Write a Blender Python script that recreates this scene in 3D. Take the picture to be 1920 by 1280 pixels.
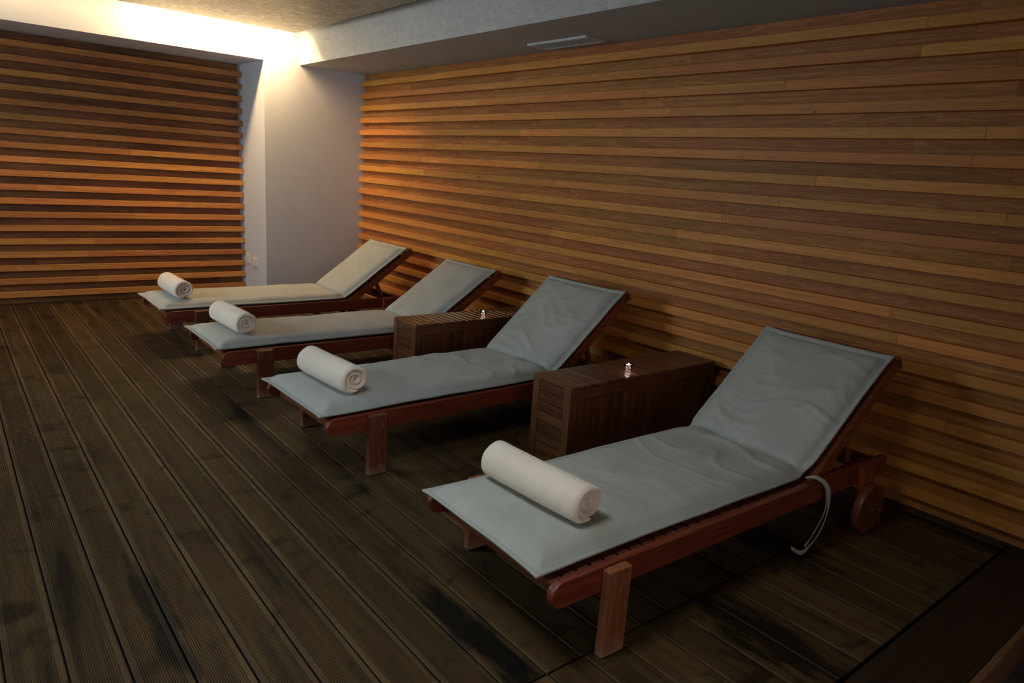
import bpy, bmesh, math, random
from mathutils import Vector, Matrix, noise

random.seed(7)
scene = bpy.context.scene
for o in list(bpy.data.objects):
    bpy.data.objects.remove(o, do_unlink=True)
C = scene.collection
PI = math.pi

# ------------------------------------------------------------------ camera
F_PX = 1317.3
EYE = 1.528
cam_data = bpy.data.cameras.new('camera')
cam = bpy.data.objects.new('camera', cam_data)
C.objects.link(cam)
cam_data.sensor_width = 36.0
cam_data.lens = F_PX * 36.0 / 1920.0
cam_data.clip_start = 0.05
YAW, PITCH, ROLL = 0.87838, 0.23488, 0.06912
_f = Vector((-math.sin(YAW) * math.cos(PITCH), math.cos(YAW) * math.cos(PITCH), -math.sin(PITCH)))
_r = Vector((math.cos(YAW), math.sin(YAW), 0))
_u = _r.cross(_f)
_r2 = math.cos(ROLL) * _r + math.sin(ROLL) * _u
_u2 = -math.sin(ROLL) * _r + math.cos(ROLL) * _u
M = Matrix((( _r2.x, _u2.x, -_f.x, 0), (_r2.y, _u2.y, -_f.y, 0), (_r2.z, _u2.z, -_f.z, EYE), (0, 0, 0, 1)))
cam.matrix_world = M
scene.camera = cam

# ------------------------------------------------------------------ world, light, exposure
scene.view_settings.view_transform = 'Standard'
scene.view_settings.look = 'None'
scene.view_settings.gamma = 1.0
scene.view_settings.use_curve_mapping = False
scene.view_settings.exposure = 0.0

world = bpy.data.worlds.new('world')
scene.world = world
world.use_nodes = True
world.node_tree.nodes['Background'].inputs[0].default_value = (0.55, 0.7, 0.85, 1)
world.node_tree.nodes['Background'].inputs[1].default_value = 0.01


def area(name, loc, target, sx, sy, power, col, spread=PI):
    l = bpy.data.lights.new(name, 'AREA')
    l.shape = 'RECTANGLE'
    l.size = sx
    l.size_y = sy
    l.energy = power
    l.color = col
    l.spread = spread
    o = bpy.data.objects.new(name, l)
    C.objects.link(o)
    o.location = loc
    d = Vector(target) - Vector(loc)
    o.rotation_euler = d.to_track_quat('-Z', 'Y').to_euler()
    return o


# slim tubes lying in the ceiling cove along the back wall (long side along Y)
WARM = (1.0, 0.65, 0.29)


def cove_tube(name, y, length, power):
    l = bpy.data.lights.new(name, 'AREA')
    l.shape = 'RECTANGLE'
    l.size = 0.07
    l.size_y = length
    l.energy = power
    l.color = WARM
    o = bpy.data.objects.new(name, l)
    C.objects.link(o)
    o.location = (-7.13, y, 2.755)
    o.rotation_euler = (0, math.radians(20), 0)   # mostly downwards, a little towards the back wall
    return o


cove_tube('cove_tube_corner', 2.20, 1.25, 48)
cove_tube('cove_tube_left', 0.85, 1.3, 4.5)
cove_tube('cove_tube_far_left', -0.75, 1.5, 4.5)
# added unseen fill lights: cool from the left, two overhead, warm behind the camera
area('left_cool_fill', (-5.3, -1.98, 1.75), (-5.5, 3.0, 1.0), 1.6, 1.4, 43, (0.86, 0.98, 1.0), math.radians(150))  # added cool fill, set just inside the invented window
area('overhead_fill_middle', (-2.9, 0.9, 2.69), (-2.9, 1.1, 0.0), 0.6, 0.6, 5.5, (0.62, 0.84, 1.0), math.radians(130))  # added overhead fill, no fixture
area('overhead_fill_front', (-1.6, 0.5, 2.69), (-1.6, 0.7, 0.0), 0.6, 0.6, 17, (0.96, 0.98, 0.86), math.radians(130))  # second added overhead fill, lights the near lounger
area('rear_warm_fill', (2.4, 0.2, 1.3), (-7.3, 3.0, 1.1), 1.6, 2.0, 6.5, (1.0, 0.80, 0.72), math.radians(80))  # added warm fill for faces towards the camera, no doorway there


# ------------------------------------------------------------------ node helpers
def new_mat(name):
    m = bpy.data.materials.new(name)
    m.use_nodes = True
    nt = m.node_tree
    b = nt.nodes['Principled BSDF']
    return m, nt, b


def N(nt, t, **kw):
    n = nt.nodes.new(t)
    for k, v in kw.items():
        setattr(n, k, v)
    return n


def math_n(nt, op, a, b=None, clamp=False):
    n = nt.nodes.new('ShaderNodeMath')
    n.operation = op
    n.use_clamp = clamp
    for i, v in enumerate((a, b)):
        if v is None:
            continue
        if isinstance(v, (int, float)):
            n.inputs[i].default_value = v
        else:
            nt.links.new(v, n.inputs[i])
    return n.outputs[0]


def mapped(nt, scale, rand=True, rough_rot=None):
    """object coordinates, shifted per island, then scaled"""
    tc = N(nt, 'ShaderNodeTexCoord')
    src = tc.outputs['Object']
    if rand:
        g = N(nt, 'ShaderNodeNewGeometry')
        mul = math_n(nt, 'MULTIPLY', g.outputs['Random Per Island'], 37.0)
        cx = N(nt, 'ShaderNodeCombineXYZ')
        for i in range(3):
            nt.links.new(mul, cx.inputs[i])
        add = N(nt, 'ShaderNodeVectorMath', operation='ADD')
        nt.links.new(src, add.inputs[0])
        nt.links.new(cx.outputs[0], add.inputs[1])
        src = add.outputs[0]
    mp = N(nt, 'ShaderNodeMapping')
    mp.inputs['Scale'].default_value = scale
    nt.links.new(src, mp.inputs['Vector'])
    return mp.outputs[0]


def noise_n(nt, vec, scale, detail=4, rough=0.55, dist=0.0):
    n = N(nt, 'ShaderNodeTexNoise')
    n.inputs['Scale'].default_value = scale
    n.inputs['Detail'].default_value = detail
    n.inputs['Roughness'].default_value = rough
    n.inputs['Distortion'].default_value = dist
    if vec is not None:
        nt.links.new(vec, n.inputs['Vector'])
    return n.outputs['Fac']


def ramp(nt, fac, stops):
    r = N(nt, 'ShaderNodeValToRGB')
    els = r.color_ramp.elements
    while len(els) < len(stops):
        els.new(0.5)
    for e, (p, c) in zip(els, stops):
        e.position = p
        e.color = (c[0], c[1], c[2], 1)
    nt.links.new(fac, r.inputs[0])
    return r.outputs[0]


def mix(nt, mode, fac, a, b):
    n = N(nt, 'ShaderNodeMix', data_type='RGBA', blend_type=mode)
    if isinstance(fac, (int, float)):
        n.inputs[0].default_value = fac
    else:
        nt.links.new(fac, n.inputs[0])
    for i, v in ((6, a), (7, b)):
        if isinstance(v, tuple):
            n.inputs[i].default_value = (v[0], v[1], v[2], 1)
        else:
            nt.links.new(v, n.inputs[i])
    return n.outputs[2]


def bump(nt, b, height, strength=0.3, distance=0.01):
    n = N(nt, 'ShaderNodeBump')
    n.inputs['Strength'].default_value = strength
    n.inputs['Distance'].default_value = distance
    nt.links.new(height, n.inputs['Height'])
    nt.links.new(n.outputs[0], b.inputs['Normal'])


def wood(name, dark, mid, light, long_axis='X', rough=0.5, var=0.5, grain=1.0, stains=0.0, coat=0.0, knots=False):
    m, nt, b = new_mat(name)
    s = {'X': (0.35, 6, 6), 'Y': (6, 0.35, 6), 'Z': (6, 6, 0.35)}[long_axis]
    v = mapped(nt, s)
    big = noise_n(nt, v, 2.2 * grain, 5, 0.6, 1.6)
    # cathedral figure: rings made from a distorted noise
    fine = noise_n(nt, mapped(nt, tuple(q * (0.5 if q < 1 else 9) for q in s)), 1.5, 3, 0.6)
    ring = math_n(nt, 'FRACT', math_n(nt, 'MULTIPLY', big, 7.0))
    ring = math_n(nt, 'ABSOLUTE', math_n(nt, 'SUBTRACT', ring, 0.5))
    f = math_n(nt, 'ADD', math_n(nt, 'MULTIPLY', ring, 0.7), math_n(nt, 'MULTIPLY', fine, 0.65))
    f = math_n(nt, 'ADD', f, math_n(nt, 'MULTIPLY', math_n(nt, 'SUBTRACT', big, 0.5), 0.7))
    col = ramp(nt, f, [(0.15, dark), (0.5, mid), (0.85, light)])
    g = N(nt, 'ShaderNodeNewGeometry')
    rv = math_n(nt, 'ADD', math_n(nt, 'MULTIPLY', g.outputs['Random Per Island'], var), 1.0 - var / 2)
    hsv = N(nt, 'ShaderNodeHueSaturation')
    nt.links.new(col, hsv.inputs['Color'])
    nt.links.new(rv, hsv.inputs['Value'])
    hue = math_n(nt, 'ADD', math_n(nt, 'MULTIPLY', math_n(nt, 'FRACT', math_n(nt, 'MULTIPLY', g.outputs['Random Per Island'], 7.3)), 0.018), 0.491)
    nt.links.new(hue, hsv.inputs['Hue'])
    col = hsv.outputs[0]
    if knots:
        vo = N(nt, 'ShaderNodeTexVoronoi')
        nt.links.new(mapped(nt, (1.0, 2.2, 2.2)), vo.inputs['Vector'])
        vo.inputs['Scale'].default_value = 1.3
        kn = math_n(nt, 'LESS_THAN', vo.outputs['Distance'], 0.022)
        col = mix(nt, 'MIX', math_n(nt, 'MULTIPLY', kn, 0.7), col, tuple(x * 0.12 for x in dark))
    if stains:
        st = noise_n(nt, mapped(nt, tuple(q * 2 if q < 1 else q * 0.5 for q in s), rand=False), 1.1, 3, 0.6)
        st = ramp(nt, st, [(0.30, (1 - stains,) * 3), (0.55, (1, 1, 1))])
        col = mix(nt, 'MULTIPLY', 1.0, col, st)
    nt.links.new(col, b.inputs['Base Color'])
    b.inputs['Roughness'].default_value = rough
    b.inputs['Coat Weight'].default_value = coat
    b.inputs['Coat Roughness'].default_value = 0.3
    bump(nt, b, fine, 0.15, 0.002)
    return m


def plain(name, col, rough=0.6, metal=0.0, bscale=None, bstr=0.1, var=0.0):
    m, nt, b = new_mat(name)
    b.inputs['Roughness'].default_value = rough
    b.inputs['Metallic'].default_value = metal
    tc = N(nt, 'ShaderNodeTexCoord')
    n1 = noise_n(nt, tc.outputs['Object'], 3.0, 4)
    lo = tuple(c * (1 - var) for c in col)
    hi = tuple(min(1, c * (1 + var)) for c in col)
    nt.links.new(ramp(nt, n1, [(0.3, lo), (0.7, hi)]), b.inputs['Base Color'])
    if bscale:
        bump(nt, b, noise_n(nt, tc.outputs['Object'], bscale, 4), bstr, 0.003)
    return m


# ------------------------------------------------------------------ materials
MAT = {}
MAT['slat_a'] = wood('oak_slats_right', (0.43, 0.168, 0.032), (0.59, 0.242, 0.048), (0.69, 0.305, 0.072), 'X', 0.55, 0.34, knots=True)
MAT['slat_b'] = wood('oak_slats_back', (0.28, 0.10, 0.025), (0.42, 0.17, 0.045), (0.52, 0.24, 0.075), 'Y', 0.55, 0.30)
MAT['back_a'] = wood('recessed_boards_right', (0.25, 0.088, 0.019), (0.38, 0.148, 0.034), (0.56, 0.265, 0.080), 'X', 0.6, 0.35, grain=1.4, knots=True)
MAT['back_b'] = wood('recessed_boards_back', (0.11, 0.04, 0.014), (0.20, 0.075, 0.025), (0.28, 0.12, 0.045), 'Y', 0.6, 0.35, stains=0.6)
MAT['frame_y'] = wood('red_brown_hardwood_long', (0.13, 0.028, 0.012), (0.20, 0.045, 0.018), (0.28, 0.075, 0.03), 'Y', 0.42, 0.25, coat=0.15)
MAT['frame_x'] = wood('red_brown_hardwood_cross', (0.11, 0.028, 0.012), (0.17, 0.043, 0.018), (0.24, 0.07, 0.03), 'X', 0.45, 0.3, coat=0.1)
MAT['box_x'] = wood('dark_table_wood_cross', (0.06, 0.022, 0.009), (0.115, 0.044, 0.017), (0.19, 0.08, 0.03), 'X', 0.32, 0.55, coat=0.35)
MAT['box_y'] = wood('dark_table_wood_long', (0.06, 0.018, 0.008), (0.12, 0.035, 0.014), (0.17, 0.055, 0.02), 'Y', 0.42, 0.4, coat=0.2)
MAT['box_z'] = wood('dark_table_wood_upright', (0.06, 0.02, 0.009), (0.12, 0.04, 0.016), (0.18, 0.07, 0.027), 'Z', 0.42, 0.5, coat=0.2)
MAT['screw'] = plain('dull_steel', (0.45, 0.42, 0.38), 0.4, 0.8)
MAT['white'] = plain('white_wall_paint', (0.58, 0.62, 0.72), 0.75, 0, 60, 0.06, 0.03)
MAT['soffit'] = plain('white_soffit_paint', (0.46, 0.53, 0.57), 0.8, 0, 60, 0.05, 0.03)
MAT['plastic'] = plain('white_plastic', (0.72, 0.71, 0.68), 0.35)
MAT['vent'] = plain('pale_vent_metal', (0.70, 0.76, 0.78), 0.35, 0.3)
MAT['vent_dark'] = plain('vent_inside', (0.30, 0.34, 0.36), 0.6)
MAT['dark'] = plain('dark_gap', (0.012, 0.009, 0.007), 0.95)
MAT['rubber'] = plain('wheel_rim_grey', (0.12, 0.105, 0.085), 0.7)


def mat_ceiling():
    m, nt, b = new_mat('mottled_metallic_plaster')
    tc = N(nt, 'ShaderNodeTexCoord')
    mp = N(nt, 'ShaderNodeMapping')
    mp.inputs['Scale'].default_value = (1.0, 1.6, 1.0)
    mp.inputs['Rotation'].default_value = (0, 0, 0.5)
    nt.links.new(tc.outputs['Object'], mp.inputs['Vector'])
    n1 = noise_n(nt, mp.outputs[0], 9.0, 7, 0.68, 1.2)
    col = ramp(nt, n1, [(0.34, (0.24, 0.225, 0.18)), (0.55, (0.44, 0.42, 0.33)), (0.72, (0.68, 0.64, 0.50))])
    nt.links.new(col, b.inputs['Base Color'])
    b.inputs['Roughness'].default_value = 0.42
    b.inputs['Metallic'].default_value = 0.25
    bump(nt, b, n1, 0.9, 0.03)
    return m


def mat_stucco():
    m, nt, b = new_mat('trowelled_white_plaster')
    tc = N(nt, 'ShaderNodeTexCoord')
    n1 = noise_n(nt, tc.outputs['Object'], 11.0, 6, 0.62, 2.2)
    nt.links.new(ramp(nt, n1, [(0.35, (0.52, 0.57, 0.60)), (0.65, (0.64, 0.68, 0.70))]), b.inputs['Base Color'])
    b.inputs['Roughness'].default_value = 0.5
    bump(nt, b, n1, 0.8, 0.018)
    return m


def mat_cushion():
    m, nt, b = new_mat('grey_blue_canvas')
    tc = N(nt, 'ShaderNodeTexCoord')
    n1 = noise_n(nt, tc.outputs['Object'], 5.0, 5, 0.6)
    n2 = noise_n(nt, tc.outputs['Object'], 330.0, 2, 0.7)
    f = math_n(nt, 'ADD', math_n(nt, 'MULTIPLY', n1, 0.7), math_n(nt, 'MULTIPLY', n2, 0.3))
    nt.links.new(ramp(nt, f, [(0.32, (0.36, 0.385, 0.385)), (0.68, (0.45, 0.475, 0.465))]), b.inputs['Base Color'])
    b.inputs['Roughness'].default_value = 0.85
    b.inputs['Sheen Weight'].default_value = 0.15
    w = noise_n(nt, tc.outputs['Object'], 9.0, 4, 0.5, 0.9)
    h = math_n(nt, 'ADD', math_n(nt, 'MULTIPLY', w, 1.0), math_n(nt, 'MULTIPLY', n2, 0.12))
    bump(nt, b, h, 0.28, 0.008)
    return m


def mat_towel():
    m, nt, b = new_mat('cream_terry_cloth')
    tc = N(nt, 'ShaderNodeTexCoord')
    n1 = noise_n(nt, tc.outputs['Object'], 260.0, 3, 0.7)
    n2 = noise_n(nt, tc.outputs['Object'], 9.0, 3, 0.5)
    nt.links.new(ramp(nt, n2, [(0.3, (0.82, 0.73, 0.65)), (0.7, (0.87, 0.79, 0.72))]), b.inputs['Base Color'])
    b.inputs['Roughness'].default_value = 0.95
    b.inputs['Sheen Weight'].default_value = 0.4
    b.inputs['Subsurface Weight'].default_value = 0.0
    bump(nt, b, math_n(nt, 'ADD', math_n(nt, 'MULTIPLY', n1, 0.4), n2), 0.5, 0.006)
    return m


def mat_deck():
    m, nt, b = new_mat('ribbed_deck_boards')
    v = mapped(nt, (0.5, 6, 6))
    big = noise_n(nt, v, 2.0, 5, 0.62, 1.2)
    fine = noise_n(nt, mapped(nt, (1.5, 60, 60)), 1.5, 3, 0.6)
    f = math_n(nt, 'ADD', math_n(nt, 'MULTIPLY', big, 0.75), math_n(nt, 'MULTIPLY', fine, 0.3))
    col = ramp(nt, f, [(0.30, (0.034, 0.020, 0.008)), (0.52, (0.074, 0.044, 0.018)), (0.75, (0.125, 0.075, 0.029))])
    g = N(nt, 'ShaderNodeNewGeometry')
    rnd = g.outputs['Random Per Island']
    hsv = N(nt, 'ShaderNodeHueSaturation')
    nt.links.new(col, hsv.inputs['Color'])
    nt.links.new(math_n(nt, 'ADD', math_n(nt, 'MULTIPLY', rnd, 0.45), 0.78), hsv.inputs['Value'])
    col = hsv.outputs[0]
    # dark cross marks and knots, different on every board
    kn = noise_n(nt, mapped(nt, (6.5, 3.5, 3.5)), 1.0, 3, 0.55, 0.9)
    col = mix(nt, 'MULTIPLY', 1.0, col, ramp(nt, kn, [(0.30, (0.35, 0.33, 0.33)), (0.42, (1, 1, 1))]))
    # black water stains running with the boards
    st = noise_n(nt, mapped(nt, (0.55, 5.0, 1.0)), 1.0, 4, 0.55, 0.3)
    col = mix(nt, 'MULTIPLY', 1.0, col, ramp(nt, st, [(0.30, (0.16, 0.16, 0.17)), (0.40, (1, 1, 1))]))
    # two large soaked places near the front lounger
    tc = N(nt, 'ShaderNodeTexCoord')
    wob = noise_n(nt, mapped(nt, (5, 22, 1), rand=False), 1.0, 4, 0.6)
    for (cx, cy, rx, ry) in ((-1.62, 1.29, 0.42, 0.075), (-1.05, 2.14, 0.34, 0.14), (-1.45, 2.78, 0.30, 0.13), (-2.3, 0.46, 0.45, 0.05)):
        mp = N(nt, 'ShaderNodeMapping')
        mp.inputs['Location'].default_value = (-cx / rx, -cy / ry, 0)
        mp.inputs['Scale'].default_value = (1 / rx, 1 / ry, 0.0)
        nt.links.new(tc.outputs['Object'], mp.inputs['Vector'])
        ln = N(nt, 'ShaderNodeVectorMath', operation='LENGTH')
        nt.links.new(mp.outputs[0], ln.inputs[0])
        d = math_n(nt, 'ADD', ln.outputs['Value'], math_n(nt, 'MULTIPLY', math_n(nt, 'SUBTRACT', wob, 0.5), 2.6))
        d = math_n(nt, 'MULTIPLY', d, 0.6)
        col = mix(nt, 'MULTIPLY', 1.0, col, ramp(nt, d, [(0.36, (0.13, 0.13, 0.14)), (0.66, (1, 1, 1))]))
    nt.links.new(col, b.inputs['Base Color'])
    b.inputs['Roughness'].default_value = 0.55
    b.inputs['Specular IOR Level'].default_value = 0.35
    bump(nt, b, fine, 0.2, 0.002)
    return m


def mat_stone():
    m, nt, b = new_mat('grey_stone_floor')
    tc = N(nt, 'ShaderNodeTexCoord')
    n1 = noise_n(nt, tc.outputs['Object'], 7.0, 6, 0.6, 0.8)
    nt.links.new(ramp(nt, n1, [(0.35, (0.10, 0.098, 0.095)), (0.6, (0.24, 0.235, 0.23)), (0.7, (0.34, 0.34, 0.335))]), b.inputs['Base Color'])
    b.inputs['Roughness'].default_value = 0.5
    bump(nt, b, n1, 0.3, 0.01)
    return m


def mat_glass():
    m, nt, b = new_mat('clear_candle_glass')
    b.inputs['Transmission Weight'].default_value = 1.0
    b.inputs['Roughness'].default_value = 0.04
    b.inputs['IOR'].default_value = 1.45
    b.inputs['Base Color'].default_value = (0.95, 0.95, 0.97, 1)
    return m


def mat_glow(name, col, s):
    m, nt, b = new_mat(name)
    b.inputs['Emission Color'].default_value = (*col, 1)
    b.inputs['Emission Strength'].default_value = s
    b.inputs['Base Color'].default_value = (0.8, 0.75, 0.7, 1)
    return m


MAT['ceiling'] = mat_ceiling()
MAT['stucco'] = mat_stucco()
MAT['cushion'] = mat_cushion()
MAT['towel'] = mat_towel()
MAT['deck'] = mat_deck()
MAT['stone'] = mat_stone()
MAT['glass'] = mat_glass()
MAT['flame'] = mat_glow('candle_flame', (1.0, 0.72, 0.55), 14.0)
MAT['wax'] = mat_glow('lit_wax', (1.0, 0.68, 0.60), 4.0)
MAT['kerb'] = wood('dark_kerb_board', (0.018, 0.008, 0.005), (0.030, 0.013, 0.007), (0.045, 0.020, 0.010), 'Y', 0.6, 0.2)
MAT['edge'] = wood('worn_kerb_edge', (0.14, 0.06, 0.03), (0.22, 0.10, 0.05), (0.30, 0.15, 0.08), 'Y', 0.6, 0.2)


# ------------------------------------------------------------------ mesh helpers
def bx(bm, x0, x1, y0, y1, z0, z1, mat=None, bev=0.0, M4=None):
    """one box added to bm, optionally with chamfered edges"""
    v = [bm.verts.new((x, y, z)) for x in (x0, x1) for y in (y0, y1) for z in (z0, z1)]
    fs = [(0, 1, 3, 2), (4, 6, 7, 5), (0, 4, 5, 1), (2, 3, 7, 6), (0, 2, 6, 4), (1, 5, 7, 3)]
    faces = [bm.faces.new([v[i] for i in f]) for f in fs]
    if mat is not None:
        for f in faces:
            f.material_index = mat
    geom = v
    if bev > 0:
        edges = list({e for f in faces for e in f.edges})
        r = bmesh.ops.bevel(bm, geom=edges, offset=bev, segments=1, affect='EDGES', profile=0.5)
        geom = list({w for f in r['faces'] for w in f.verts} | {w for w in v if w.is_valid})
        if mat is not None:
            for f in r['faces']:
                f.material_index = mat
    if M4 is not None:
        bmesh.ops.transform(bm, matrix=M4, verts=geom)
    return geom


def cyl(bm, p0, p1, r0, r1=None, seg=16):
    r1 = r0 if r1 is None else r1
    p0 = Vector(p0)
    p1 = Vector(p1)
    d = (p1 - p0)
    q = d.to_track_quat('Z', 'Y').to_matrix()
    a = [bm.verts.new(p0 + q @ Vector((r0 * math.cos(2 * PI * i / seg), r0 * math.sin(2 * PI * i / seg), 0))) for i in range(seg)]
    b = [bm.verts.new(p1 + q @ Vector((r1 * math.cos(2 * PI * i / seg), r1 * math.sin(2 * PI * i / seg), 0))) for i in range(seg)]
    for i in range(seg):
        j = (i + 1) % seg
        bm.faces.new((a[i], a[j], b[j], b[i]))
    bm.faces.new(a[::-1])
    bm.faces.new(b)


def prism_yz(bm, pts, x0, x1, bev=0.0):
    """outline in the YZ plane extruded along X"""
    a = [bm.verts.new((x0, y, z)) for y, z in pts]
    b = [bm.verts.new((x1, y, z)) for y, z in pts]
    n = len(pts)
    fs = [bm.faces.new(a[::-1]), bm.faces.new(b)]
    for i in range(n):
        j = (i + 1) % n
        fs.append(bm.faces.new((a[i], a[j], b[j], b[i])))
    bmesh.ops.recalc_face_normals(bm, faces=fs)
    if bev:
        es = list(set(fs[0].edges) | set(fs[1].edges))
        bmesh.ops.bevel(bm, geom=es, offset=bev, segments=2, affect='EDGES', profile=0.6)


def lathe(bm, prof, seg=24, cx=0, cy=0):
    rings = []
    for r, z in prof:
        if r < 1e-6:
            rings.append([bm.verts.new((cx, cy, z))])
        else:
            rings.append([bm.verts.new((cx + r * math.cos(2 * PI * i / seg), cy + r * math.sin(2 * PI * i / seg), z)) for i in range(seg)])
    for a, b in zip(rings, rings[1:]):
        for i in range(seg):
            j = (i + 1) % seg
            if len(a) == 1 and len(b) == 1:
                continue
            if len(a) == 1:
                bm.faces.new((a[0], b[j], b[i]))
            elif len(b) == 1:
                bm.faces.new((a[i], a[j], b[0]))
            else:
                bm.faces.new((a[i], a[j], b[j], b[i]))


def obj(name, bm, mats, parent=None, smooth=False, loc=None):
    bmesh.ops.recalc_face_normals(bm, faces=bm.faces)
    me = bpy.data.meshes.new(name)
    bm.to_mesh(me)
    bm.free()
    if not isinstance(mats, (list, tuple)):
        mats = [mats]
    for m in mats:
        me.materials.append(m)
    if smooth:
        for p in me.polygons:
            p.use_smooth = True
    o = bpy.data.objects.new(name, me)
    C.objects.link(o)
    if parent is not None:
        o.parent = parent
    if loc is not None:
        o.location = loc
    return o


def thing(name, label, cat, loc=(0, 0, 0), rotz=0.0, group=None):
    o = bpy.data.objects.new(name, None)
    o.empty_display_size = 0.1
    C.objects.link(o)
    o.location = loc
    o.rotation_euler = (0, 0, rotz)
    o['label'] = label
    o['category'] = cat
    if group:
        o['group'] = group
    return o


def struct(name, bm, mats, label=None):
    o = obj(name, bm, mats)
    o['kind'] = 'structure'
    if label:
        o['label'] = label
    return o


# ------------------------------------------------------------------ the room
DA = 3.711        # front plane of the slats on the right wall
XB = -7.986       # front plane of the slats on the back wall
XF = -7.337       # face of the white column and of the beam over the back niche
YC = 2.661        # left side of the white column
YB = 3.030        # face of the beam over the right wall
ZC = 2.447        # underside of both beams
PITCHZ = 0.125
Z19 = 0.0694
DEP = 0.050
X_END = 2.6
Y_END = -2.03

# deck boards on the left of the butt joint: ribbed profile swept along X
BP = 0.1487
Y0 = 0.176
JOINT = -1.36


def ribbed_board(bm, y0, x0, x1, z):
    w = BP - 0.006
    prof = [(0, -0.02), (0, -0.003), (0.003, 0)]
    ng = 15
    a0, a1 = 0.018, w - 0.018
    p = (a1 - a0) / ng
    for i in range(ng):
        s = a0 + i * p
        prof += [(s, 0), (s + p * 0.16, -0.0042), (s + p * 0.46, -0.0042), (s + p * 0.62, 0)]
    prof += [(w - 0.003, 0), (w, -0.003), (w, -0.02)]
    a = [bm.verts.new((x0, y0 + y, z + dz)) for y, dz in prof]
    b = [bm.verts.new((x1, y0 + y, z + dz)) for y, dz in prof]
    for i in range(len(prof) - 1):
        bm.faces.new((a[i], b[i], b[i + 1], a[i + 1]))
    bm.faces.new(a)
    bm.faces.new(b[::-1])


bm = bmesh.new()
k = -15
while True:
    y = Y0 + k * BP + 0.003
    if y > DA + 0.02:
        break
    rr = random.Random(k + 100)
    x = JOINT - 0.003
    first = True
    while x > XB - 0.06:
        L = rr.uniform(1.6, 3.4) if first else rr.uniform(2.2, 3.6)
        first = False
        x0 = max(x - L, XB - 0.1)
        ribbed_board(bm, y, x0 + 0.002, x, rr.uniform(-0.0012, 0.0))
        x = x0
    k += 1
# smoother short boards right of the joint
y = 1.99 - 33 * 0.155
while y < DA + 0.02:
    rr = random.Random(int(y * 1000))
    bx(bm, JOINT + 0.003, -0.803, y + 0.003, y + 0.152, -0.02, rr.uniform(-0.0015, 0.0), bev=0.003)
    y += 0.155
floor = struct('floor', bm, MAT['deck'])
bm = bmesh.new()
bx(bm, XB - 0.3, -0.55, Y_END, 3.9, -0.20, -0.022)
o = obj('deck_base', bm, MAT['dark'], floor)
bm = bmesh.new()
bx(bm, -0.52, X_END, Y_END, 3.9, -0.24, -0.15)
o = struct('floor_stone', bm, MAT['stone'], 'grey stone floor beside the timber deck')
# kerb along the deck
bm = bmesh.new()
bx(bm, -0.789, -0.545, Y_END, DA + DEP - 0.001, -0.02, -0.0005, bev=0.003)
o = struct('trim_1', bm, MAT['kerb'])
bm = bmesh.new()
bx(bm, -0.5445, -0.52, Y_END, DA + DEP - 0.001, -0.15, -0.0005, bev=0.004)
o = struct('trim_2', bm, MAT['edge'])


def slat_rows(n=19):
    return [Z19 + (19 - k) * PITCHZ for k in range(1, n + 1)]


SLH = 0.054


def run_segments(a, b, rr, lo=0.9, hi=2.4):
    out = []
    x = a
    first = True
    while x < b - 1e-6:
        L = rr.uniform(0.4, hi) if first else rr.uniform(lo, hi)
        first = False
        x2 = min(b, x + L)
        if b - x2 < 0.25:
            x2 = b
        out.append((x, x2))
        x = x2
    return out


# right wall
bm = bmesh.new()
bx(bm, XB - 0.3, X_END, DA + DEP + 0.02, DA + DEP + 0.16, -0.2, 2.95)
wall_right = struct('wall_right', bm, MAT['white'])
bm = bmesh.new()
for i, z in enumerate(slat_rows()):
    rr = random.Random(i + 5)
    for (a, b) in run_segments(XF, X_END - 0.02, rr):
        bx(bm, a + 0.0004, b - 0.0004, DA + rr.uniform(-0.0008, 0.0008), DA + DEP, z, z + SLH, bev=0.0012)
obj('front_slats', bm, MAT['slat_a'], wall_right)
bm = bmesh.new()
zz = [0.0] + [z for z in slat_rows()[::-1]]
for i in range(20):
    rr = random.Random(i + 55)
    z0 = 0.001 if i == 0 else zz[i] + SLH / 2 + 0.0005
    z1 = (zz[i + 1] + SLH / 2) if i < 19 else ZC - 0.001
    for (a, b) in run_segments(XF, X_END - 0.02, rr):
        bx(bm, a + 0.0004, b - 0.0004, DA + DEP + 0.0005, DA + DEP + 0.0195, z0, z1)
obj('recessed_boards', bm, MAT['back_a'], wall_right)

# back wall
bm = bmesh.new()
bx(bm, XB - 0.25, XB - DEP - 0.02, Y_END, 3.9, -0.2, 2.95)
wall_back = struct('wall_back', bm, MAT['white'])
bm = bmesh.new()
for i, z in enumerate(slat_rows()):
    rr = random.Random(i + 205)
    for (a, b) in run_segments(Y_END + 0.02, YC - 0.004, rr):
        bx(bm, XB - DEP, XB + rr.uniform(-0.0008, 0.0008), a + 0.0004, b - 0.0004, z, z + SLH, bev=0.0012)
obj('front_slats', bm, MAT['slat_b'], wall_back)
bm = bmesh.new()
for i in range(20):
    rr = random.Random(i + 255)
    z0 = 0.001 if i == 0 else zz[i] + SLH / 2 + 0.0005
    z1 = (zz[i + 1] + SLH / 2) if i < 19 else ZC - 0.001
    for (a, b) in run_segments(Y_END + 0.02, YC - 0.03, rr):
        bx(bm, XB - DEP - 0.0195, XB - DEP - 0.0005, a + 0.0004, b - 0.0004, z0, z1)
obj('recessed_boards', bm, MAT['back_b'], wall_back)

# white column in the corner
bm = bmesh.new()
bx(bm, XB - DEP - 0.019, XF - 0.0005, YC, DA + DEP + 0.019, 0.0, ZC + 0.0)
struct('wall_column', bm, MAT['white'], 'white painted corner column between the two slatted walls')
# beam over the back niche
bm = bmesh.new()
bx(bm, XB - DEP - 0.019, XF, Y_END, DA + DEP + 0.019, ZC, 2.94)
struct('ceiling_beam_back', bm, MAT['white'], 'white beam over the slatted back niche, lit from the cove')
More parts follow.
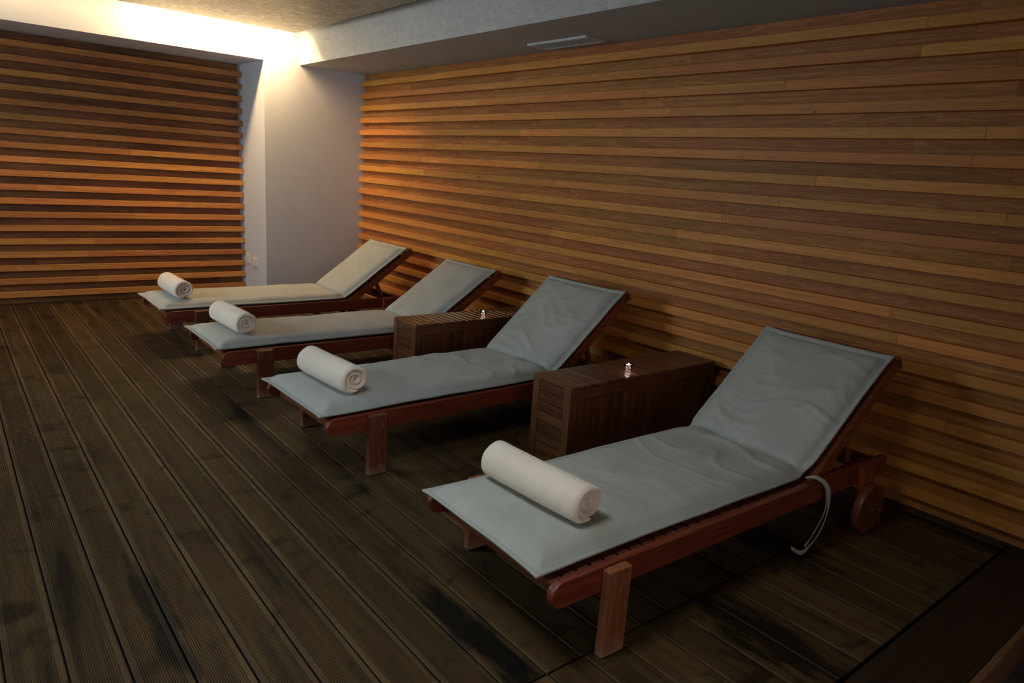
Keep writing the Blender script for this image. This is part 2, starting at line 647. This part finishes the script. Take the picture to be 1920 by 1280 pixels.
# beam over the right wall
bm = bmesh.new()
g = bx(bm, XF + 0.0005, X_END, YB, DA + DEP + 0.019, ZC, 2.94)
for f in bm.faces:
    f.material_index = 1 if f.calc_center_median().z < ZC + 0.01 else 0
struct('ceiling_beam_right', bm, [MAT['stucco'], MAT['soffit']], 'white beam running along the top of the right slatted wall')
# ceiling slab and the dropped panel with a slot along two sides
bm = bmesh.new()
bx(bm, XB - 0.2, X_END, Y_END, 3.9, 2.95, 3.05)
ceiling = struct('ceiling', bm, MAT['white'])
bm = bmesh.new()
bx(bm, -7.062, X_END - 0.01, Y_END + 0.01, 2.880, 2.70, 2.715)
obj('dropped_panel', bm, MAT['ceiling'], ceiling)
bm = bmesh.new()
bx(bm, -6.95, X_END - 0.02, 2.84, 2.86, 2.7155, 2.9495)
bx(bm, -6.97, -6.95, Y_END + 0.02, 2.86, 2.7155, 2.9495)
obj('panel_upstand', bm, MAT['white'], ceiling)

# the sides of the room behind and left of the camera, with a made-up window opening behind the cool fill
bm = bmesh.new()
bx(bm, XB - 0.2, -6.05, Y_END - 0.12, Y_END, -0.2, 2.95)
bx(bm, -4.35, X_END, Y_END - 0.12, Y_END, -0.2, 2.95)
bx(bm, -6.05, -4.35, Y_END - 0.12, Y_END, -0.2, 1.0)
bx(bm, -6.05, -4.35, Y_END - 0.12, Y_END, 2.5, 2.95)
struct('wall_left', bm, MAT['white'])
bm = bmesh.new()
bx(bm, X_END, X_END + 0.12, Y_END, 3.9, -0.2, 2.95)
struct('wall_front', bm, MAT['white'])
bm = bmesh.new()
for x in (-6.05, -5.23, -4.41):
    bx(bm, x, x + 0.06, Y_END - 0.10, Y_END - 0.04, 1.0, 2.5)
bx(bm, -5.99, -4.41, Y_END - 0.10, Y_END - 0.04, 1.0, 1.06)
bx(bm, -5.99, -4.41, Y_END - 0.10, Y_END - 0.04, 2.44, 2.5)
struct('added_window_1', bm, MAT['white'])  # unseen window frame, invented to go with the cool fill


# ------------------------------------------------------------------ small wall and ceiling fittings
def socket(x0, x1, z0, z1, label):
    t = thing('wall_socket', label, 'socket', ((x0 + x1) / 2, YC - 0.0005, (z0 + z1) / 2), 0, 'sockets on the column')
    w, h = (x1 - x0) / 2, (z1 - z0) / 2
    bm = bmesh.new()
    bx(bm, -w, w, -0.010, 0, -h, h, bev=0.003)
    obj('face_plate', bm, MAT['plastic'], t)
    bm = bmesh.new()
    bx(bm, -w * 0.62, w * 0.62, -0.013, -0.0101, -h * 0.62, h * 0.62, bev=0.001)
    obj('socket_insert', bm, MAT['plastic'], t)


socket(-7.93, -7.83, 0.36, 0.46, 'white wall socket low on the column side, next to the back slats')
socket(-7.74, -7.60, 0.345, 0.445, 'white wall socket low on the column side, next to the column corner')

t = thing('air_vent', 'slim white rectangular air vent in the underside of the right beam', 'vent', (-3.94, 3.565, ZC - 0.0005))
bm = bmesh.new()
W, D = 0.305, 0.095
for (a, b, c, d) in ((-W, W, -D, -D + 0.018), (-W, W, D - 0.018, D), (-W, -W + 0.02, -D + 0.018, D - 0.018), (W - 0.02, W, -D + 0.018, D - 0.018)):
    bx(bm, a, b, c, d, -0.014, 0)
obj('frame', bm, MAT['vent'], t)
bm = bmesh.new()
bx(bm, -W + 0.02, W - 0.02, -D + 0.018, D - 0.018, -0.002, 0)
obj('backing', bm, MAT['vent_dark'], t)
bm = bmesh.new()
for i in range(5):
    yy = -D + 0.034 + i * 0.0305
    mm = Matrix.Translation((0, yy, -0.0095)) @ Matrix.Rotation(math.radians(30), 4, 'X')
    bx(bm, -W + 0.021, W - 0.021, -0.009, 0.009, -0.001, 0.001, M4=mm)
obj('louvre', bm, MAT['vent'], t)


# ------------------------------------------------------------------ sun loungers
RAIL_Z0, RAIL_Z1 = 0.227, 0.319
HW = 0.375                        # outer face of the long rails
HINGE = 1.515
DECK_Z = 0.309                    # top of the lounger slats


def wheel_mesh():
    cu = bpy.data.curves.new('wheel_outline', 'CURVE')
    cu.dimensions = '2D'
    cu.fill_mode = 'BOTH'
    cu.extrude = 0.0155
    cu.bevel_depth = 0.002
    cu.bevel_resolution = 1

    def circ(cx, cy, r, n, rev=False):
        s = cu.splines.new('POLY')
        s.points.add(n - 1)
        for i in range(n):
            a = 2 * PI * (i if not rev else -i) / n
            s.points[i].co = (cx + r * math.cos(a), cy + r * math.sin(a), 0, 1)
        s.use_cyclic_u = True
    circ(0, 0, 0.117, 64)
    for i in range(4):
        a = PI / 4 + 0.55 + i * PI / 2
        circ(0.066 * math.cos(a), 0.066 * math.sin(a), 0.0225, 24, True)
    o = bpy.data.objects.new('wheel_outline', cu)
    C.objects.link(o)
    dg = bpy.context.evaluated_depsgraph_get()
    me = bpy.data.meshes.new_from_object(o.evaluated_get(dg))
    bpy.data.objects.remove(o, do_unlink=True)
    me.transform(Matrix.Rotation(PI / 2, 4, 'Y'))
    me.materials.clear()
    me.materials.append(MAT['frame_x'])
    return me


WHEEL = wheel_mesh()


def cushion_mesh(seed, angle, thick, wr=1.0, hw=0.35, xs=0.0, seat=1.54, back=0.762, sag=0.0):
    """tufted pad that lies on the slats and bends up at the hinge"""
    bm = bmesh.new()
    y_start = HINGE - seat
    nu, nv = 190, 56
    L = seat + back
    ca, sa = math.cos(angle), math.sin(angle)
    top, bot = [], []
    for i in range(nu + 1):
        s = L * i / nu
        rt, rb = [], []
        for j in range(nv + 1):
            q = -1 + 2 * j / nv
            # outline: corners reach out a little further than the sides
            de = min(s, L - s)
            w = hw * (1 + 0.022 * math.exp(-de / 0.05)) - 0.006 * math.sin(PI * s / L * 2.0) ** 2 + 0.003 * noise.noise((s * 6, q * 0.4 + seed, seed))
            w -= 0.016 * math.exp(-((s - seat) / 0.05) ** 2)
            v = q * w
            dv = w - abs(v)
            endpush = 0.010 * (abs(q) ** 6)
            ss = s
            if s < 0.1:
                ss = s - endpush * (1 - s / 0.1)
            if s > L - 0.1:
                ss = s + endpush * (1 - (L - s) / 0.1)

            def rise(d, w_):
                d = min(max(d, 0), w_) / w_
                return math.sqrt(max(0.0, 1 - (1 - d) ** 2.4))
            fl = 0.030
            e = min(rise(dv - fl, 0.075), rise(de - fl, 0.085))
            hd = abs(s - seat)
            e = min(e, 0.16 + 0.84 * rise(hd, 0.075))
            groove = -0.004 * math.exp(-((min(dv, de) - fl) / 0.005) ** 2)
            t = 0.009 + thick * e + groove
            n1 = noise.noise((s * 3.1 + seed * 3, v * 3.4, seed))
            n2 = noise.noise((s * 9 + seed, v * 7.0, seed * 2.0))
            t += e * (0.007 * n1 + 0.0028 * n2)
            # soft folds
            a = 1 - abs(noise.noise((s * 4.5 + 0.9 * n1, v * 1.7 + seed, 3.3 + seed)))
            t += wr * e * 0.0060 * (a ** 10) * (0.35 + math.exp(-((s - seat) / 0.42) ** 2))
            b2 = 1 - abs(noise.noise((s * 11 + 2.0 * n1, v * 2.2 + seed * 2, 8.1)))
            t += wr * e * 0.0045 * (b2 ** 14) * (1.0 if s > seat else 0.25)
            if s <= seat:
                y, z, ny, nz = y_start + ss, DECK_Z, 0.0, 1.0
                # shared mitre at the hinge
                m = max(0.0, 1 - hd / 0.06)
                ny = -math.tan(angle / 2) * m
            else:
                r = ss - seat
                y, z = HINGE + r * ca, DECK_Z + r * sa
                ny, nz = -sa, ca
                m = max(0.0, 1 - hd / 0.06)
                k = math.tan(angle / 2) * m
                ny += ca * k
                nz += sa * k
            x = v + xs
            curl = max(0.0, 1 - min(dv, de) / 0.07)
            off = 0.004 + 0.019 * curl ** 1.5
            # loose hanging edge
            lift = 0.006 * noise.noise((s * 5 + seed, q * 2, 1.7)) if dv < fl or de < fl else 0.0
            rt.append(bm.verts.new((x, y + ny * (t + off), z + nz * (t + off) + max(0, lift))))
            rb.append(bm.verts.new((x, y + ny * off, z + nz * off + max(0, lift) * 0.8)))
        top.append(rt)
        bot.append(rb)
    for i in range(nu):
        for j in range(nv):
            bm.faces.new((top[i][j], top[i + 1][j], top[i + 1][j + 1], top[i][j + 1]))
            bm.faces.new((bot[i][j], bot[i][j + 1], bot[i + 1][j + 1], bot[i + 1][j]))
    for i in range(nu):
        bm.faces.new((top[i][0], bot[i][0], bot[i + 1][0], top[i + 1][0]))
        bm.faces.new((top[i][nv], top[i + 1][nv], bot[i + 1][nv], bot[i][nv]))
    for j in range(nv):
        bm.faces.new((top[0][j], top[0][j + 1], bot[0][j + 1], bot[0][j]))
        bm.faces.new((top[nu][j], bot[nu][j], bot[nu][j + 1], top[nu][j + 1]))
    return bm


def ribbon(bm, pts, w=0.009, th=0.0015, wdir=Vector((0, 1, 0))):
    """flat tape through the points"""
    # catmull-rom
    P = [Vector(p) for p in pts]
    out = []
    for i in range(len(P) - 1):
        p0 = P[max(i - 1, 0)]
        p1, p2 = P[i], P[i + 1]
        p3 = P[min(i + 2, len(P) - 1)]
        for k in range(8):
            t = k / 8
            out.append(0.5 * ((2 * p1) + (-p0 + p2) * t + (2 * p0 - 5 * p1 + 4 * p2 - p3) * t * t + (-p0 + 3 * p1 - 3 * p2 + p3) * t ** 3))
    out.append(P[-1])
    rows = []
    for i, p in enumerate(out):
        tan = (out[min(i + 1, len(out) - 1)] - out[max(i - 1, 0)]).normalized()
        side = (wdir - tan * wdir.dot(tan))
        if side.length < 1e-3:
            side = Vector((0, 0, 1))
        side.normalize()
        nrm = tan.cross(side)
        tw = 0.5 * math.sin(i * 0.15)
        side = (side * math.cos(tw) + nrm * math.sin(tw))
        nrm = tan.cross(side)
        rows.append([bm.verts.new(p + side * w * a + nrm * th * b) for a, b in ((-1, -1), (1, -1), (1, 1), (-1, 1))])
    for a, b in zip(rows, rows[1:]):
        for i in range(4):
            j = (i + 1) % 4
            bm.faces.new((a[i], a[j], b[j], b[i]))
    bm.faces.new(rows[0][::-1])
    bm.faces.new(rows[-1])


def make_lounger(label, loc, rotdeg, seed, angle_deg, thick, wr, hw=0.35, xs=0.0, straps=None):
    t = thing('sun_lounger', label, 'sun lounger', loc, math.radians(rotdeg), 'row of sun loungers along the right wall')
    A = math.radians(angle_deg)
    fy, fx = MAT['frame_y'], MAT['frame_x']
    # long side rails with rounded tips
    for s in (1, -1):
        bm = bmesh.new()
        r = (RAIL_Z1 - RAIL_Z0) / 2
        zc = (RAIL_Z0 + RAIL_Z1) / 2
        pts = [(r - r * math.cos(a), zc - r * math.sin(a)) for a in [(-PI / 2) + PI * i / 12 for i in range(13)]]
        pts = [(y, z) for y, z in pts][::1]
        pts = [(max(0.0, y), z) for y, z in pts]
        pts = pts + [(2.12, RAIL_Z0), (2.14, RAIL_Z0 + 0.02), (2.14, RAIL_Z1 - 0.002), (2.13, RAIL_Z1)]
        x0, x1 = sorted((s * HW, s * (HW - 0.030)))
        prism_yz(bm, pts, x0, x1, bev=0.004)
        obj('side_rail', bm, fy, t)
    # front legs bolted to the outside
    for s in (1, -1):
        bm = bmesh.new()
        x0, x1 = sorted((s * (HW + 0.0005), s * (HW + 0.036)))
        bx(bm, x0, x1, 0.210, 0.312, 0.0, 0.314, bev=0.003)
        lg = obj('leg', bm, LEG_WORN if straps else LEG_DARK, t)
        for (yy, zz_) in ((0.235, 0.290), (0.285, 0.257)):
            bm = bmesh.new()
            cyl(bm, (s * (HW + 0.0355), yy, zz_), (s * (HW + 0.0385), yy, zz_), 0.0055, seg=10)
            obj('bolt', bm, MAT['screw'], lg)
    # wheel brackets and wheels
    for s in (1, -1):
        bm = bmesh.new()
        x0, x1 = sorted((s * (HW + 0.0005), s * (HW + 0.032)))
        prism_yz(bm, [(1.865, 0.318), (1.865, 0.16), (1.885, 0.115), (1.935, 0.10), (1.965, 0.14), (1.965, 0.318)], x0, x1, bev=0.003)
        bk = obj('wheel_bracket', bm, fy, t)
        for (yy, zz_) in ((1.895, 0.295), (1.935, 0.262)):
            bm = bmesh.new()
            cyl(bm, (s * (HW + 0.0315), yy, zz_), (s * (HW + 0.0345), yy, zz_), 0.0055, seg=10)
            obj('bolt', bm, MAT['screw'], bk)
        w = bpy.data.objects.new('wheel', WHEEL)
        C.objects.link(w)
        w.parent = t
        w.location = (s * (HW + 0.052), 1.915, 0.1195)
        bm = bmesh.new()
        cyl(bm, (s * (HW + 0.0325), 1.915, 0.1195), (s * (HW + 0.0735), 1.915, 0.1195), 0.008, seg=14)
        ax = obj('axle_bolt', bm, MAT['screw'], t)
    # fixed slats of the seat
    bm = bmesh.new()
    y = 0.018
    while y < HINGE - 0.05:
        bx(bm, -HW + 0.0305, HW - 0.0305, y, y + 0.050, DECK_Z - 0.018, DECK_Z, bev=0.002)
        y += 0.0625
    obj('seat_slats', bm, fx, t)
    # ledgers under the slats, cross rails
    for s in (1, -1):
        bm = bmesh.new()
        x0, x1 = sorted((s * (HW - 0.031), s * (HW - 0.055)))
        bx(bm, x0, x1, 0.045, 1.60, DECK_Z - 0.043, DECK_Z - 0.0185)
        obj('slat_ledger', bm, fy, t)
    for y in (0.055, 0.98, 1.72, 2.075):
        bm = bmesh.new()
        bx(bm, -HW + 0.0305, HW - 0.0305, y, y + 0.030, 0.236 if y < 2 else 0.236, DECK_Z - 0.044 if y < 2 else 0.300, bev=0.002)
        obj('cross_rail', bm, fx, t)
    for y in (0.62, 1.22):
        bm = bmesh.new()
        bx(bm, -HW + 0.05, HW - 0.02, y, y + 0.035, 0.205, 0.2255, bev=0.004)
        obj('under_batten', bm, fx, t)
    # notched rack for the prop
    for s in (1, -1):
        bm = bmesh.new()
        x0, x1 = sorted((s * (HW - 0.031), s * (HW - 0.056)))
        pts = [(1.62, 0.264), (2.08, 0.264)]
        up = []
        yy = 2.08
        while yy > 1.66:
            up += [(yy, 0.315), (yy - 0.045, 0.315), (yy - 0.05, 0.288), (yy - 0.072, 0.288)]
            yy -= 0.078
        prism_yz(bm, pts + up + [(1.62, 0.315)], x0, x1)
        obj('notched_rack', bm, fy, t)
    # backrest
    ca, sa = math.cos(A), math.sin(A)
    piv = Vector((0, HINGE + 0.01, DECK_Z))
    R = Matrix.Translation(piv) @ Matrix.Rotation(A, 4, 'X')
    BL = 0.775
    for s in (1, -1):
        bm = bmesh.new()
        x0, x1 = sorted((s * 0.338, s * 0.310))
        bx(bm, x0, x1, -0.02, BL, -0.062, -0.002, bev=0.004, M4=R)
        rl = obj('backrest_rail', bm, fy, t)
        for yy in (0.27, 0.62):
            bm = bmesh.new()
            p0 = R @ Vector((s * 0.3375, yy, -0.028))
            p1 = R @ Vector((s * 0.3415, yy, -0.028))
            cyl(bm, p0, p1, 0.006, seg=10)
            obj('bolt', bm, MAT['screw'], rl)
    bm = bmesh.new()
    y = 0.02
    while y < BL - 0.10:
        bx(bm, -0.3095, 0.3095, y, y + 0.05, -0.020, -0.002, bev=0.002, M4=R)
        y += 0.0625
    obj('backrest_slats', bm, fx, t)
    bm = bmesh.new()
    bx(bm, -0.345, 0.345, BL + 0.0005, BL + 0.024, -0.068, 0.004, bev=0.006, M4=R)
    obj('head_rail', bm, fx, t)
    # prop: two arms from the backrest down into the rack, joined by a bar
    p_top = R @ Vector((0, 0.34, -0.050))
    p_bot = Vector((0, 1.905, 0.302))
    for s in (1, -1):
        d = p_bot - p_top
        ang = math.atan2(d.z, d.y)
        bm = bmesh.new()
        mm = Matrix.Translation(p_top) @ Matrix.Rotation(ang, 4, 'X')
        x0, x1 = sorted((s * 0.308, s * 0.286))
        bx(bm, x0, x1, -0.02, d.length + 0.012, -0.018, 0.018, bev=0.004, M4=mm)
        obj('prop_arm', bm, fy, t)
    bm = bmesh.new()
    cyl(bm, (-0.335, p_bot.y, p_bot.z), (0.335, p_bot.y, p_bot.z), 0.011, seg=12)
    obj('prop_bar', bm, fx, t)
    # the pad
    c = obj('cushion', cushion_mesh(seed, A, thick, wr, hw, xs), MAT['cushion'], t, smooth=True)
    c['label'] = 'grey-blue canvas cushion'
    if straps:
        bm = bmesh.new()
        for pts in straps:
            ribbon(bm, pts)
        st = obj('tie_strap', bm, MAT['cushion'], c, smooth=True)
    return t


def mat_leg(name, a, b_, c_, foot):
    m = wood(name, a, b_, c_, 'Z', 0.5, 0.2)
    nt = m.node_tree
    b = nt.nodes['Principled BSDF']
    src = b.inputs['Base Color'].links[0].from_socket
    tc = N(nt, 'ShaderNodeTexCoord')
    sp = N(nt, 'ShaderNodeSeparateXYZ')
    nt.links.new(tc.outputs['Object'], sp.inputs[0])
    n = noise_n(nt, tc.outputs['Object'], 40, 4)
    h = math_n(nt, 'ADD', sp.outputs['Z'], math_n(nt, 'MULTIPLY', math_n(nt, 'SUBTRACT', n, 0.5), 0.10))
    fac = ramp(nt, h, [(0.005, (0.6, 0.6, 0.6)), (0.055, (0, 0, 0))])
    nt.links.new(mix(nt, 'MIX', fac, src, foot), b.inputs['Base Color'])   # worn, whitened feet
    return m


LEG_WORN = mat_leg('red_brown_leg_wood', (0.15, 0.045, 0.022), (0.24, 0.075, 0.036), (0.32, 0.12, 0.06), (0.34, 0.25, 0.19))
LEG_DARK = mat_leg('dark_red_leg_wood', (0.085, 0.022, 0.012), (0.13, 0.034, 0.018), (0.18, 0.055, 0.03), (0.26, 0.20, 0.17))

strap4 = [[(0.335, 1.47, 0.335), (0.372, 1.49, 0.345), (0.405, 1.54, 0.30), (0.415, 1.555, 0.20), (0.410, 1.53, 0.10), (0.405, 1.46, 0.035), (0.405, 1.40, 0.03), (0.400, 1.33, 0.07)],
          [(0.335, 1.475, 0.335), (0.375, 1.50, 0.342), (0.40, 1.545, 0.29), (0.402, 1.56, 0.19), (0.396, 1.50, 0.085), (0.40, 1.44, 0.045)]]
L4 = make_lounger('nearest sun lounger, red-brown wood with wheels, tie strap hanging from its cushion', (-1.726, 1.360, 0), -1.55, 4.1, 38.5, 0.044, 2.0, hw=0.336, xs=-0.011, straps=strap4)
L3 = make_lounger('second nearest sun lounger, standing between the two dark slatted side tables', (-3.350, 1.350, 0), 1.2, 9.7, 40, 0.052, 1.5, hw=0.356)
L2 = make_lounger('third sun lounger from the camera, left of the farther side table', (-4.762, 1.306, 0), 0.0, 15.3, 34, 0.052, 0.35, hw=0.343)
L1 = make_lounger('farthest sun lounger, standing nearest the white column and the back wall', (-6.094, 1.288, 0), 0.3, 22.9, 35.5, 0.052, 0.3, hw=0.352)


# ------------------------------------------------------------------ side tables
def make_table(label, x0, x1, y0, y1, h):
    t = thing('side_table', label, 'side table', ((x0 + x1) / 2, (y0 + y1) / 2, 0), 0, 'slatted side tables between the loungers')
    hx, hy = (x1 - x0) / 2, (y1 - y0) / 2
    # top: cross slats carried between two edge battens
    bm = bmesh.new()
    n = int(round(2 * hy / 0.052))
    p = 2 * hy / n
    for i in range(n):
        bx(bm, -hx, hx, -hy + i * p + 0.0035, -hy + (i + 1) * p - 0.0035, h - 0.018, h, bev=0.002)
    obj('table_top', bm, MAT['box_x'], t)
    for s in (1, -1):
        # upper rail, upright boards, bottom rail on each long side
        xo = s * hx
        a, b = sorted((xo, xo - s * 0.022))
        bm = bmesh.new()
        bx(bm, a, b, -hy + 0.05, hy - 0.05, h - 0.075, h - 0.0185, bev=0.002)
        rl = obj('side_rail', bm, MAT['box_y'], t)
        bm = bmesh.new()
        m = int(round(2 * (hy - 0.05) / 0.045))
        q = 2 * (hy - 0.05) / m
        a2, b2 = sorted((xo - s * 0.006, xo - s * 0.020))
        for i in range(m):
            bx(bm, a2, b2, -hy + 0.05 + i * q + 0.0008, -hy + 0.05 + (i + 1) * q - 0.0008, 0.052, h - 0.0755, bev=0.001)
        obj('side_panel', bm, MAT['box_z'], t)
        bm = bmesh.new()
        bx(bm, a, b, -hy + 0.05, hy - 0.05, 0.0, 0.0515, bev=0.002)
        obj('bottom_rail', bm, MAT['box_y'], t)
    for s in (1, -1):
        # end panel: horizontal boards between two posts
        bm = bmesh.new()
        yo = s * hy
        a, b = sorted((yo - s * 0.004, yo - s * 0.020))
        nb = 8
        q = (h - 0.020) / nb
        for i in range(nb):
            bx(bm, -hx + 0.0505, hx - 0.0505, a, b, 0.002 + i * q + 0.0022, 0.002 + (i + 1) * q - 0.0022, bev=0.0015)
        obj('end_panel', bm, MAT['box_x'], t)
        bm = bmesh.new()
        bx(bm, -hx + 0.045, hx - 0.045, *sorted((yo - s * 0.021, yo - s * 0.03)), 0.01, h - 0.03)
        obj('end_backing', bm, MAT['dark'], t)
        for r in (1, -1):
            bm = bmesh.new()
            xx = sorted((r * (hx - 0.0005), r * (hx - 0.050)))
            if True:
                bx(bm, xx[0], xx[1], *sorted((yo, yo - s * 0.0495)), 0.0, h - 0.0185, bev=0.002)
            obj('corner_post', bm, MAT['box_z'], t)
    bm = bmesh.new()
    bx(bm, -hx + 0.024, hx - 0.024, -hy + 0.035, hy - 0.035, h - 0.030, h - 0.0185)
    obj('top_support', bm, MAT['dark'], t)
    return t


TH = 0.485
make_table('dark slatted wooden side table between the nearest and second nearest loungers', -2.733, -2.436, 2.436, 3.665, TH)
make_table('dark slatted wooden side table between the second and third nearest loungers', -4.280, -3.985, 2.452, 3.665, TH)


# ------------------------------------------------------------------ candles
def make_candle(label, x, y):
    t = thing('tealight_candle', label, 'candle', (x, y, TH + 0.0005), 0, 'lit candles on the side tables')
    bm = bmesh.new()
    lathe(bm, [(0.0, 0.0), (0.014, 0.0), (0.0165, 0.003), (0.0265, 0.047), (0.0245, 0.047), (0.0150, 0.007), (0.0, 0.006)], 28)
    obj('candle_glass', bm, MAT['glass'], t, smooth=True)
    bm = bmesh.new()
    lathe(bm, [(0.0, 0.0075), (0.0140, 0.0085), (0.0215, 0.038), (0.020, 0.039), (0.0, 0.038)], 24)
    obj('wax', bm, MAT['wax'], t, smooth=True)
    bm = bmesh.new()
    lathe(bm, [(0.0, 0.0385), (0.004, 0.041), (0.005, 0.044), (0.0025, 0.048), (0.0, 0.052)], 12)
    obj('flame', bm, MAT['flame'], t, smooth=True)


make_candle('lit candle in a small glass on the nearer side table', -2.516, 2.947)
make_candle('lit candle in a small glass on the farther side table', -3.989 - 0.05, 3.057)


# ------------------------------------------------------------------ rolled towels
def towel_mesh(seed, length, R0, turns=2.6, squash=0.95):
    bm = bmesh.new()
    rr = random.Random(seed)
    h = R0 / (turns * 2 + 0.7)          # half thickness of the folded cloth
    ns = 34
    nt_ = 130
    a_start = rr.uniform(-1.9, -1.2)    # loose end lies near the bottom
    sgn = 1
    grid = []
    for k in range(ns + 1):
        f = k / ns
        # rounded selvedges
        e = min(f, 1 - f) * length / 0.010
        e = 1.0 if e >= 1 else math.sqrt(max(0.0, 1 - (1 - e) ** 2))
        s = (f - 0.5) * length
        loop_o, loop_i = [], []
        for i in range(nt_ + 1):
            u = i / nt_
            th = a_start - u * turns * 2 * PI * sgn
            r = (R0 - h) * (1 - u) + h * 0.35 * u
            r = max(r, h * 0.3)
            wob = 1 + 0.05 * noise.noise((math.cos(th) * 1.2 + seed, math.sin(th) * 1.2, u * 5)) + 0.05 * noise.noise((s * 6 + seed, math.cos(th), math.sin(th)))
            r *= wob
            r -= h * 1.1 * max(0.0, 1 - u / 0.07) ** 2
            hh = h * e * 0.88
            hh = max(hh, h * 0.06)
            # inner turns sit slightly inside the end
            tuck = 1 - 0.020 * u / (length / 2) - 0.02 * noise.noise((u * 9, seed, 2.0 if f > 0.5 else 7.0))
            endt = min(1.0, u / 0.02)
            tail = min(1.0, (1 - u) / 0.02)
            hh *= max(0.1, math.sqrt(min(1, endt))) * max(0.1, math.sqrt(min(1, tail)))
            def P(rad):
                x = rad * math.cos(th)
                z = rad * math.sin(th) * squash
                z = max(z, -R0 * squash * 0.93)
                bend = 0.004 * math.sin(s * 7 + seed)
                return Vector((s * tuck, x + bend, z))
            loop_o.append(bm.verts.new(P(r + hh)))
            loop_i.append(bm.verts.new(P(r - hh)))
        grid.append(loop_o + loop_i[::-1])
    n = len(grid[0])
    for a, b in zip(grid, grid[1:]):
        for i in range(n):
            j = (i + 1) % n
            bm.faces.new((a[i], a[j], b[j], b[i]))
    # close the selvedges with narrow strips between the two skins
    m = nt_ + 1
    for g, rev in ((grid[0], False), (grid[-1], True)):
        for i in range(nt_):
            q = (g[i], g[i + 1], g[n - 2 - i], g[n - 1 - i])
            bm.faces.new(q if rev else q[::-1])
    return bm


def make_towel(label, x, y, z, rot, seed, length=0.45, R0=0.066):
    o = obj('rolled_towel', towel_mesh(seed, length, R0), MAT['towel'], smooth=True)
    o.location = (x, y, z + R0 * 0.95 * 0.93)
    o.rotation_euler = (0, 0, math.radians(rot))
    o['label'] = label
    o['category'] = 'towel'
    o['group'] = 'rolled cream towels on the loungers'
    return o


make_towel('rolled cream towel lying across the nearest lounger', -1.752, 1.628, 0.372, 3, 5, 0.51, 0.087)
make_towel('rolled cream towel lying across the second nearest lounger', -3.370, 1.565, 0.372, 4, 5, 0.505, 0.092)
make_towel('rolled cream towel lying across the third lounger from the camera', -4.79, 1.505, 0.374, 3, 8, 0.50, 0.090)
make_towel('rolled cream towel lying across the farthest lounger', -6.13, 1.475, 0.374, 1, 11, 0.50, 0.090)
